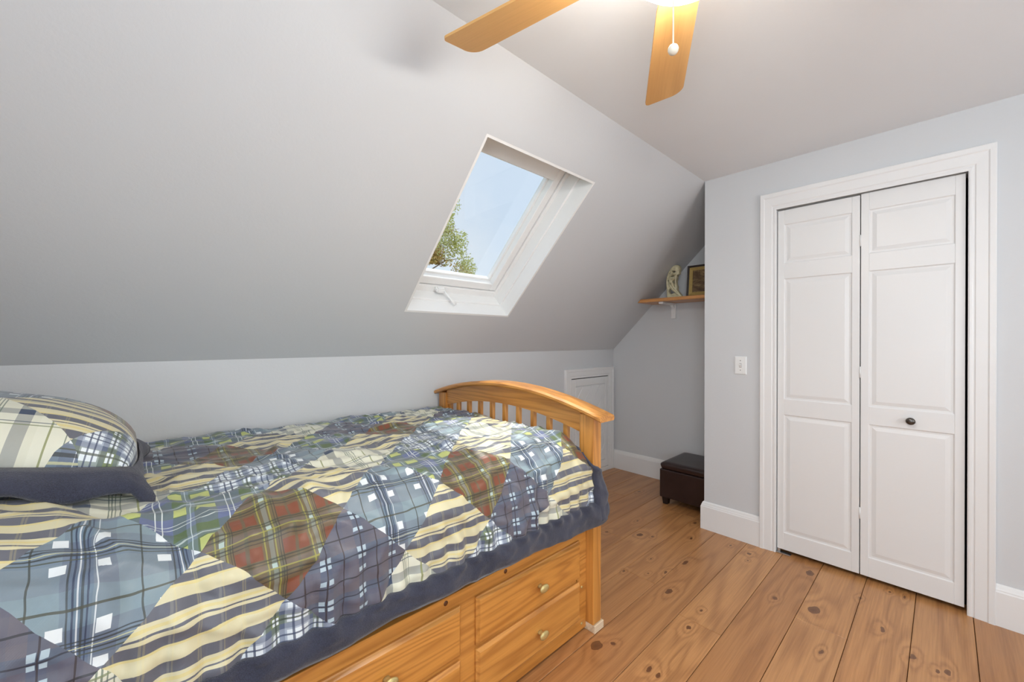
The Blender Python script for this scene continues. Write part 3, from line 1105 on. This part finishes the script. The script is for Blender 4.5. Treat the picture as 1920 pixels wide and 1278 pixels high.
# ottoman ----------------------------------------------------------------------------
ot = tag(empty('ottoman', (3.22, 1.33, 0)), 'dark brown leather storage ottoman with padded lid in the niche', 'ottoman')
OX0, OX1, OY0, OY1 = 3.0, 3.43, 1.130, 1.516
bm = bmesh.new()
box(bm, OX0, OX1, OY0, OY1, .055, .272, .012, 3)
mk('body', bm, M_LEATHER, ot)
bm = bmesh.new()
N = 10
for zz, flip in ((0, True),):
    pass
rings = []
for i in range(9):
    t = i / 8
    if t < .5:
        z = .276 + .030 * (t / .5)
        ins_ = .006 * (1 - math.sin(t / .5 * PI / 2))
    else:
        a = (t - .5) / .5 * PI / 2
        z = .306 + .022 * math.sin(a)
        ins_ = .045 * (1 - math.cos(a))
    ring = []
    for (cx_, cy_, a0) in ((OX1, OY1, 0), (OX0, OY1, 90), (OX0, OY0, 180), (OX1, OY0, 270)):
        sx = -1 if cx_ == OX1 else 1
        sy = -1 if cy_ == OY1 else 1
        for k_ in range(5):
            an = math.radians(a0 + k_ * 22.5)
            r = .022
            ring.append((cx_ + sx * (ins_ + r) + r * math.cos(an), cy_ + sy * (ins_ + r) + r * math.sin(an), z))
    rings.append(ring)
loft(bm, rings)
mk('lid', bm, M_LEATHER, ot, True)
for lx in (OX0 + .012, OX1 - .062):
    for ly in (OY0 + .012, OY1 - .062):
        bm = bmesh.new()
        hexa(bm, [(lx + .006, ly + .006, 0), (lx + .044, ly + .006, 0), (lx + .044, ly + .044, 0), (lx + .006, ly + .044, 0),
                  (lx, ly, .057), (lx + .05, ly, .057), (lx + .05, ly + .05, .057), (lx, ly + .05, .057)])
        bmesh.ops.bevel(bm, geom=list(bm.edges), offset=.003, segments=1, affect='EDGES')
        mk('leg', bm, M_LEG, ot)

# ceiling fan ----------------------------------------------------------------------------
FC = Vector((.8775, .3766, 2.165))
fan = tag(empty('ceiling_fan', (FC.x, FC.y, ZC)), 'ceiling fan with light wooden blades and a lit glass bowl', 'ceiling fan')
bm = bmesh.new()
lathe(bm, [(.10, ZC - FC.z - .0005), (.10, .15), (.115, .13), (.125, .06), (.125, .025), (.10, .005), (.07, -.005), (.07, -.02), (.05, -.03)], FC, 'z', 40)
mk('motor_housing', bm, M_FANW, fan, True)
bm = bmesh.new()
lathe(bm, [(.05, -.02), (.075, -.024), (.08, -.042), (.06, -.046)], FC, 'z', 32)
mk('light_fitter', bm, M_FANW, fan, True)
bm = bmesh.new()
lathe(bm, [(.06, -.044), (.128, -.048), (.130, -.055), (.124, -.072), (.106, -.090), (.076, -.104), (.04, -.110), (.012, -.112)], FC, 'z', 40)
mk('glass_bowl', bm, M_LAMP, fan, True)
PITCH = math.radians(-9.9)
for i in range(5):
    ang = math.radians(31.06 + 72 * i)
    # local blade outline: x along, y across
    ol = []
    hw0, hw1, x0, x1 = .048, .0645, .17, .66
    ol += [(x0, -hw0), (x0 + .05, -hw0 - .006)]
    ol += [(x1 - .05, -hw1)]
    # asymmetric rounded tip: the -y corner is rounder than the +y corner
    for q in range(1, 9):
        a = -PI / 2 + (PI / 2) * q / 8
        ol.append((x1 - .05 + .045 * math.cos(a), -hw1 + .05 + .05 * math.sin(a)))
    for q in range(0, 6):
        a = (PI / 2) * q / 5
        ol.append((x1 + .004 - .014 + .014 * math.cos(a), hw1 - .014 + .014 * math.sin(a)))
    ol += [(x0 + .05, hw0 + .006), (x0, hw0)]
    bm = bmesh.new()
    loft(bm, [[(x, y, -.0035) for x, y in ol], [(x, y, .0035) for x, y in ol]])
    bmesh.ops.recalc_face_normals(bm, faces=bm.faces)
    me = bpy.data.meshes.new('blade')
    bm.to_mesh(me)
    bm.free()
    me.materials.append(M_BLADE)
    o = link(bpy.data.objects.new('blade', me))
    o.parent = fan
    o.location = (0, 0, FC.z - ZC)
    o.rotation_euler = Matrix.Rotation(ang, 3, 'Z').to_euler()
    o.rotation_euler = (Matrix.Rotation(ang, 3, 'Z') @ Matrix.Rotation(PITCH, 3, 'X')).to_euler()
    bm = bmesh.new()
    hexa(bm, [(.09, -.018, .001), (.235, -.03, .0045), (.235, .03, .0045), (.09, .018, .001),
              (.09, -.018, .009), (.235, -.03, .0085), (.235, .03, .0085), (.09, .018, .009)])
    bmesh.ops.recalc_face_normals(bm, faces=bm.faces)
    me = bpy.data.meshes.new('blade_iron')
    bm.to_mesh(me)
    bm.free()
    me.materials.append(M_FANW)
    b = link(bpy.data.objects.new('blade_iron', me))
    b.parent = o
for (cx_, cy_, zb, rb) in ((.724, .341, 1.801, .0095), (.712, .368, 1.99, .004)):
    bm = bmesh.new()
    tube(bm, [(cx_, cy_, zb + .006), (cx_, cy_, (zb + 2.1) / 2), (cx_, cy_, 2.115)], .0016, 6)
    tube(bm, [(cx_, cy_, 2.115), ((cx_ + FC.x) / 2, (cy_ + FC.y) / 2, 2.123), (FC.x - .05, FC.y - .01, 2.13)], .0016, 6)
    ch = mk('pull_chain', bm, M_CHAIN, fan, True)
    bm = bmesh.new()
    bmesh.ops.create_uvsphere(bm, u_segments=18, v_segments=12, radius=rb, matrix=Matrix.Translation((cx_, cy_, zb)))
    mk('pull_ball', bm, M_CHAIN, ch, True)

# ------------------------------------------------------------------ bed
bed = tag(empty('storage_bed', (.45, 1.64, 0)), 'honey pine captains bed with drawers and slatted arched footboard', 'bed')
YF = 1.075      # drawer side face
YW = 2.20       # wall side
XH, XF = -.68, 1.455


def arch(y, y0, y1, zend, rise):
    t = (y - (y0 + y1) / 2) / ((y1 - y0) / 2)
    return zend + rise * (1 - t * t)


def end_board(x0, x1, lift):
    """posts, arched cap, arched rail, slats, lower rail; x0..x1 thickness"""
    P0, P1 = 1.036, 2.243
    for (a, b) in ((P0, P0 + .076), (P1 - .076, P1)):
        bx('post', x0, x1, a, b, .034 if lift == 0 else 0.0, arch((a + b) / 2, .99, 2.263, .93 + lift, .098) - .012, M_BED_Z, bed, .004)
    n = 28
    rings = []
    for i in range(n + 1):
        y = .985 + (2.263 - .985) * i / n
        z = arch(y, .985, 2.263, .938 + lift, .098)
        xa, xb = x0 - .025, x1 + .025
        rings.append([(xa, y, z - .010), (xa + .006, y, z - .017), (xb - .006, y, z - .017), (xb, y, z - .010), (xb, y, z), (xb - .010, y, z + .008), (xa + .010, y, z + .008), (xa, y, z)])
    bm = bmesh.new()
    loft(bm, rings)
    mk('top_cap', bm, M_BED_Y, bed)
    rings = []
    for i in range(n + 1):
        y = P0 + .076 + (P1 - P0 - .152) * i / n
        zt = arch(y, .985, 2.263, .938 + lift, .098) - .017
        zb = arch(y, 1.112, 2.167, .858 + lift, .068)
        rings.append([(x0 + .010, y, zb), (x1 - .010, y, zb), (x1 - .010, y, zt), (x0 + .010, y, zt)])
    bm = bmesh.new()
    loft(bm, rings)
    mk('arched_rail', bm, M_BED_Y, bed)
    bx('lower_rail', x0 + .010, x1 - .010, P0 + .076, P1 - .076, .40, .56 + lift, M_BED_Y, bed, .003)
    for i in range(9):
        y = 1.208 + .1068 * i
        bx('slat', x0 + .018, x1 - .018, y - .013, y + .013, .55, arch(y, 1.112, 2.167, .858 + lift, .068) + .01, M_BED_Z, bed, .002, 1)
    bx('filler_slat', x0 + .018, x1 - .018, P1 - .076 - .03, P1 - .076, .55, arch(P1 - .09, 1.112, 2.167, .858 + lift, .068) + .01, M_BED_Z, bed, .002, 1)


end_board(XF, XF + .058, 0.0)
end_board(XH - .058, XH, 0.22)
# face frame of the drawer side
bm = bmesh.new()
ZB = .012
banks = [(.838, 1.397), (.215, .774), (-.408, .151)]
box(bm, XH, XF, YF, YF + .02, .395, .455, .001, 1)
box(bm, XH, XF, YF, YF + .02, ZB, .060, .001, 1)
prev = XF
edges = [XF - .06] + [v for b in banks for v in (b[1] - .012, b[0] + .012)]
stl_ = [(XF - .062, XF)] + [(banks[i + 1][1] - .012, banks[i][0] + .012) for i in range(2)] + [(XH, banks[2][0] + .012)]
for a, b in stl_:
    box(bm, a, b, YF, YF + .02, .060, .395)
for a, b in banks:
    box(bm, a + .012, b - .012, YF, YF + .02, .226, .262)
mk('face_frame', bm, M_BED_X, bed)
bm = bmesh.new()
box(bm, XH, XF, YF + .02, YF + .04, .02, .44)
box(bm, XH, XF, YW - .02, YW, .02, .455)
box(bm, XH, XF, YF + .04, YW - .02, .41, .43)
mk('carcass', bm, M_BED_X, bed)
for (a, b) in banks:
    for (z0, z1) in ((.250, .411), (.072, .235)):
        bm = bmesh.new()
        def rr(i, y):
            return [(a + i, y, z0 + i), (b - i, y, z0 + i), (b - i, y, z1 - i), (a + i, y, z1 - i)]
        loft(bm, [rr(.0, YF + .0), rr(.0, YF - .007), rr(.004, YF - .010), rr(.010, YF - .0175), rr(.013, YF - .018)])
        bmesh.ops.translate(bm, verts=bm.verts, vec=(0, -.0005, 0))
        dr = mk('drawer_front', bm, M_BED_X, bed)
        kx, kz = (a + b) / 2 + .02, (z0 + z1) / 2
        bm = bmesh.new()
        lathe(bm, [(.008, YF - .018), (.0065, YF - .026), (.007, YF - .034), (.013, YF - .038), (.0165, YF - .043), (.0155, YF - .047), (.009, YF - .050), (.002, YF - .051)], (kx, 0, kz), 'y', 20)
        for v in bm.verts:
            v.co.x = kx + (v.co.x - kx) * 1.45
            v.co.z = kz + (v.co.z - kz) * .95
        kn = mk('knob', bm, M_BRASS, dr, True)
        kn['label'] = 'oval brass drawer knob'
for zz in (.198, .040):
    bm = bmesh.new()
    lathe(bm, [(.006, YF), (.006, YF - .002), (.003, YF - .003)], (1.424, 0, zz), 'y', 12)
    mk('bolt_head', bm, M_BRASS, bed, True)
for (kx, kz) in ((.978, .440), (.723, .438)):
    bm = bmesh.new()
    lathe(bm, [(.008, YF + .001), (.008, YF - .0005), (.002, YF - .0006)], (kx, 0, kz), 'y', 14)
    mk('wood_knot', bm, M_KNOT, bed, True)

# riser block under the post -------------------------------------------------------------
bm = bmesh.new()
box(bm, 1.4555, 1.523, 1.028, 1.115, 0.0, .0335, .002, 1)
tag(mk('riser_block', bm, M_BLOCK), 'pale raw wood block under the footboard post', 'block')

# comforter ---------------------------------------------------------------------------------
R_SH = .19
prof = [(2.235, .50), (2.225, .78)]
arcs = []
pts = []
for i in range(0, 9):
    th = PI / 2 * i / 8
    pts.append((2.225 - .05 * (1 - math.cos(th)), .795 + .05 * math.sin(th)))
front = []
for i in range(0, 15):
    th = PI / 2 * i / 14 * 0.93
    front.append((1.24 - R_SH * math.sin(th), .845 - R_SH * (1 - math.cos(th))))
P_ = [(2.235, .52)] + pts + front + [(1.032, .50), (1.03, .40)]
cum = [0.0]
for a, b in zip(P_, P_[1:]):
    cum.append(cum[-1] + math.hypot(b[0] - a[0], b[1] - a[1]))
T0 = cum[1 + len(pts)]     # start of the front shoulder is t = 0


def profile(t):
    s = t + T0
    s = max(0.0, min(cum[-1] - 1e-6, s))
    lo_, hi_ = 0, len(cum) - 1
    while hi_ - lo_ > 1:
        m = (lo_ + hi_) // 2
        if cum[m] <= s:
            lo_ = m
        else:
            hi_ = m
    f = (s - cum[lo_]) / (cum[hi_] - cum[lo_])
    a, b = P_[lo_], P_[hi_]
    return a[0] + (b[0] - a[0]) * f, a[1] + (b[1] - a[1]) * f


RIDGES = [((.30, -.06), (.40, .10), .030, .014), ((.22, -.02), (.28, .16), .025, .010), ((.02, -.02), (-.05, .20), .035, .016),
          ((.06, .04), (.12, .25), .030, -.014), ((-.10, .10), (.0, .26), .03, .014), ((.86, -.20), (.93, -.02), .022, .016),
          ((.93, -.02), (1.02, .02), .018, -.010), ((.62, -.80), (1.05, -.42), .035, .012), ((.72, -.90), (1.1, -.62), .025, .012),
          ((1.18, .10), (1.14, .38), .016, .013), ((1.24, .05), (1.21, .38), .016, -.010), ((1.10, .22), (1.07, .40), .014, .010),
          ((.52, .12), (.50, .38), .020, .008), ((.33, .20), (.36, .40), .018, .009), ((.45, -.35), (.62, -.18), .025, .010),
          ((.1, -.3), (.5, -.25), .03, .008), ((1.0, -.3), (1.38, -.25), .03, .007), ((.15, -.7), (.6, -.62), .03, .007)]


def segd(p, a, b):
    ax, ay = a
    dx, dy = b[0] - ax, b[1] - ay
    f = max(0, min(1, ((p[0] - ax) * dx + (p[1] - ay) * dy) / (dx * dx + dy * dy)))
    return math.hypot(p[0] - ax - f * dx, p[1] - ay - f * dy), f


def csurf(u, t, off=0.0, ripple=1.0):
    y, z = profile(t)
    e = .004
    ya, za = profile(t - e)
    yb, zb = profile(t + e)
    ny, nz = (zb - za), -(yb - ya)
    L = math.hypot(ny, nz) or 1
    ny, nz = ny / L, nz / L
    # outward normal: up on top, -y on the front
    if nz < 0 and t < 0.05:
        ny, nz = -ny, -nz
    if t >= 0.05 and ny > 0:
        ny, nz = -ny, -nz
    h = off
    h += .010 * noise.noise(Vector((u * 3.0, t * 4.0, 1.7))) + .005 * noise.noise(Vector((u * 9, t * 9, 5.2))) + .0026 * noise.noise(Vector((u * 24, t * 20, 9.1)))
    rg = 1 - abs(noise.noise(Vector((u * 4.5 + t * 2.0, t * 9.0 - u * 3.0, 3.3))))
    h += .013 * (max(0.0, rg - .55) / .45) ** 2 * (1 - .5 * smooth01(.25, .4, t))
    rg = 1 - abs(noise.noise(Vector((u * 9 - t * 5, t * 13 + u * 4, 8.8))))
    h += .006 * (max(0.0, rg - .6) / .4) ** 2
    for a, b, wd, am in RIDGES:
        d, f = segd((u, t), a, b)
        if d < wd * 3:
            h += am * math.exp(-(d / wd) ** 2) * (0.6 + .4 * math.sin(PI * f))
    hem = smooth01(.18, .40, t)
    h += ripple * hem * (.009 * math.sin(u * 95 + 2.5 * noise.noise(Vector((u * 4, 0, 3)))) + .010 * noise.noise(Vector((u * 13, t * 2, 7.7))))
    drape = smooth01(.10, .34, t)
    h += drape * .007 * (1 - .5 * smooth01(.38, .44, t)) * math.sin(u * 21 + 1.5 * noise.noise(Vector((u * 3, t * 2, 0))))
    if t > .15 and u > 1.36:
        h += .014 * smooth01(1.36, 1.46, u)
    top = 1 - smooth01(.0, .30, t)
    head = smooth01(.06, -.34, u)
    z += .085 * head * (.35 + .65 * top)
    X = u
    # tucked in front of the footboard on top, hanging free in front of the post
    wf = smooth01(.15, .27, t)
    ee = u - 1.385
    if ee > 0 and wf < 1:
        a = min(ee / .075, 1.0) * PI / 2
        xt = 1.385 + .048 * math.sin(a)
        zt = z - .045 * (1 - math.cos(a)) - max(0, ee - .075)
        X = xt * (1 - wf) + u * wf
        z = zt * (1 - wf) + z * wf
    return (X, y + ny * h, z + nz * h)


def cgrid(bm, us, ts, off, uvl=None, ripple=1.0):
    vs = [[bm.verts.new(csurf(u, t if not callable(off) else t, off(u, t) if callable(off) else off, ripple)) for t in ts] for u in us]
    for i in range(len(us) - 1):
        for j in range(len(ts) - 1):
            f = bm.faces.new((vs[i][j], vs[i + 1][j], vs[i + 1][j + 1], vs[i][j + 1]))
            if uvl is not None:
                for lp, (a, b) in zip(f.loops, ((i, j), (i + 1, j), (i + 1, j + 1), (i, j + 1))):
                    wu = noise.noise(Vector((us[a] * 7, ts[b] * 7, 11.0)))
                    wv = noise.noise(Vector((us[a] * 7, ts[b] * 7, 23.0)))
                    lp[uvl].uv = (us[a] + .006 * wu, ts[b] + .006 * wv)


def lin(a, b, n):
    return [a + (b - a) * i / n for i in range(n + 1)]


cf = tag(empty('comforter', (.45, 1.6, .45)), 'plaid patchwork comforter with navy fleece border covering the bed', 'comforter')
T_HEM = .398
bm = bmesh.new()
uvl = bm.loops.layers.uv.new('UVMap')
cgrid(bm, lin(-.56, 1.462, 340), lin(-1.26, -1.0, 12) + lin(-1.0, T_HEM, 230)[1:], 0.0, uvl)
cq = mk('plaid_top', bm, M_PATCH, cf, True, recalc=False)
md = cq.modifiers.new('thick', 'SOLIDIFY')
md.thickness = .012
md.offset = 0


def t_end(u):
    return .446 + .032 * smooth01(0.8, 1.4, u) + .003 * math.sin(u * 9) - .030 * smooth01(1.46, 1.52, u) ** 2


bm = bmesh.new()
us = lin(-.56, 1.516, 260)
n = 14
vs = []
for u in us:
    row = []
    te = t_end(u)
    for j in range(n + 1):
        a = j / n
        t = T_HEM - .014 + (te - T_HEM + .014) * a
        puff = .004 + .012 * math.sqrt(max(0.0, 1 - (2 * a - 1) ** 4)) - .010 * (a > .999)
        row.append(bm.verts.new(csurf(u, t, puff, 1 - smooth01(0, .35, a))))
    vs.append(row)
for i in range(len(us) - 1):
    for j in range(n):
        bm.faces.new((vs[i][j], vs[i + 1][j], vs[i + 1][j + 1], vs[i][j + 1]))
ts2 = lin(.02, .46, 60)
vs = []
for i in range(13):
    a = i / 12
    vs.append([bm.verts.new(csurf(1.448 + (.012 + .056 * smooth01(.12, .36, t)) * a, t, .003 + .013 * math.sqrt(max(0, 1 - (2 * a - 1) ** 4)), .3)) for t in ts2])
for i in range(12):
    for j in range(len(ts2) - 1):
        bm.faces.new((vs[i][j], vs[i + 1][j], vs[i + 1][j + 1], vs[i][j + 1]))
fb = mk('fleece_border', bm, M_FLEECE, cf, True, recalc=False)
md = fb.modifiers.new('thick', 'SOLIDIFY')
md.thickness = .010
md.offset = 0
bm = bmesh.new()
tube(bm, [Vector(csurf(u, t_end(u) + .002, .004, 0)) for u in lin(-.5, 1.15, 90)], [.007 * min(1, (1.16 - u) * 4) for u in lin(-.5, 1.15, 90)], 8)
mk('hem_edge', bm, M_HEM, cf, True)

# pillow -----------------------------------------------------------------------------------
PC = Vector((-.285, 1.625, .992))
tilt = math.radians(12)
pil = tag(empty('pillow', PC - Vector((0, 0, .08))), 'plump plaid pillow with navy fleece flange at the head of the bed', 'pillow')
ex = Vector((math.cos(tilt), 0, -math.sin(tilt)))
ez = Vector((math.sin(tilt), 0, math.cos(tilt)))
ey = Vector((0, 1, 0))
HXp, HYp, HT = .305, .228, .150


def pil_pt(a, b, side):
    k_ = max(0.0, (1 - abs(a) ** 2.6) * (1 - abs(b) ** 2.6)) ** .5
    h = HT * k_ * (1.0 if side > 0 else .28)
    h += .006 * noise.noise(Vector((a * 3, b * 3, side))) * min(1, k_ * 3)
    pin = 1 - .06 * (abs(a * b)) ** 3
    # edges sag towards the bed at the foot corner
    p = PC + ex * (a * HXp * pin) + ey * (b * HYp * pin) + ez * (h * side)
    return p


bm = bmesh.new()
uvl = bm.loops.layers.uv.new('UVMap')
NP = 44
for side in (1, -1):
    g_ = [[bm.verts.new(pil_pt(-1 + 2 * i / NP, -1 + 2 * j / NP, side)) for j in range(NP + 1)] for i in range(NP + 1)]
    for i in range(NP):
        for j in range(NP):
            q = [(i, j), (i + 1, j), (i + 1, j + 1), (i, j + 1)]
            if side < 0:
                q.reverse()
            f = bm.faces.new([g_[a][b] for a, b in q])
            for lp, (a, b) in zip(f.loops, q):
                # pattern laid out along the pillow
                s_, t_ = (a / NP - .5) * .66, (b / NP - .5) * .56
                lp[uvl].uv = (.60 - s_, t_ + .065)
bmesh.ops.remove_doubles(bm, verts=bm.verts, dist=1e-4)
mk('pillow_body', bm, M_PATCH, pil, True)
# flange: a wavy fleece strip all the way round
bm = bmesh.new()
loopn = 160
ring = []
for i in range(loopn):
    s_ = i / loopn * 4
    sd, f = int(s_), s_ - int(s_)
    v = -1 + 2 * f
    a, b = ((v, -1), (1, v), (-v, 1), (-1, -v))[sd]
    ring.append((a, b))
FL = .056
rows = []
for (fr_, th_) in ((-.10, .004), (0.0, .016), (.35, .018), (.75, .018), (1.0, .012), (1.04, 0.0), (1.0, -.010), (.6, -.012), (0.0, -.012), (-.10, -.004)):
    r = []
    for i, (a, b) in enumerate(ring):
        ca = max(-1, min(1, a))
        ext_a = HXp * a * (1 - .05 * abs(a * b) ** 3) + (FL * fr_) * ((.25 + .75 * abs(b) ** 6) if a >= .999 else -1 if a <= -.999 else a ** 5)
        ext_b = HYp * b * (1 - .05 * abs(a * b) ** 3) + (FL * fr_) * (1 if b >= .999 else -1 if b <= -.999 else b ** 5)
        wav = max(0, fr_) * (.012 * math.sin(i * .55) + .014 * noise.noise(Vector((i * .12, 0, 2))))
        sag = -.035 * max(0, fr_) * (1 if b < -.9 else .35) - .02 * max(0, fr_) * (a > .9)
        r.append(PC + ex * ext_a + ey * ext_b + ez * (th_ + wav + sag))
    rows.append(r)
vr = [[bm.verts.new(p) for p in r] for r in rows]
for a, b in zip(vr, vr[1:]):
    for i in range(loopn):
        j = (i + 1) % loopn
        bm.faces.new((a[i], a[j], b[j], b[i]))
mk('fleece_flange', bm, M_FLEECE, pil, True)

# windows behind the camera: frames round the gable opening and the added fill opening --------------------------------
def simple_window(name, label, plane, a0, a1, z0, z1, c):
    t = tag(empty(name, (c, (a0 + a1) / 2, z0) if plane == 'x' else ((a0 + a1) / 2, c, z0)), label, 'window', kind='structure')
    def b3(nm, a, b, za, zb, d0, d1, mat):
        if plane == 'x':
            return bx(nm, c - d1, c - d0, a, b, za, zb, mat, t)
        return bx(nm, a, b, c - d1, c - d0, za, zb, mat, t)
    for a, b, za, zb in ((a0, a0 + .05, z0, z1), (a1 - .05, a1, z0, z1), (a0 + .05, a1 - .05, z0, z0 + .05), (a0 + .05, a1 - .05, z1 - .05, z1),
                         (a0 + .05, a1 - .05, (z0 + z1) / 2 - .02, (z0 + z1) / 2 + .02)):
        b3('window_frame', a, b, za, zb, .02, .08, M_WINW)
    b3('glass_pane', a0 + .05, a1 - .05, z0 + .05, z1 - .05, .045, .049, M_GLASS)
    return t


simple_window('window_2', 'white sash window in the gable wall', 'x', gy0, gy1, gz0, gz1, XG)
simple_window('added_window', 'added white sash window behind the photographer for fill light', 'y', dx0, dx1, dz0, dz1, YB)  # unseen window, put in so fill light reaches the bed side
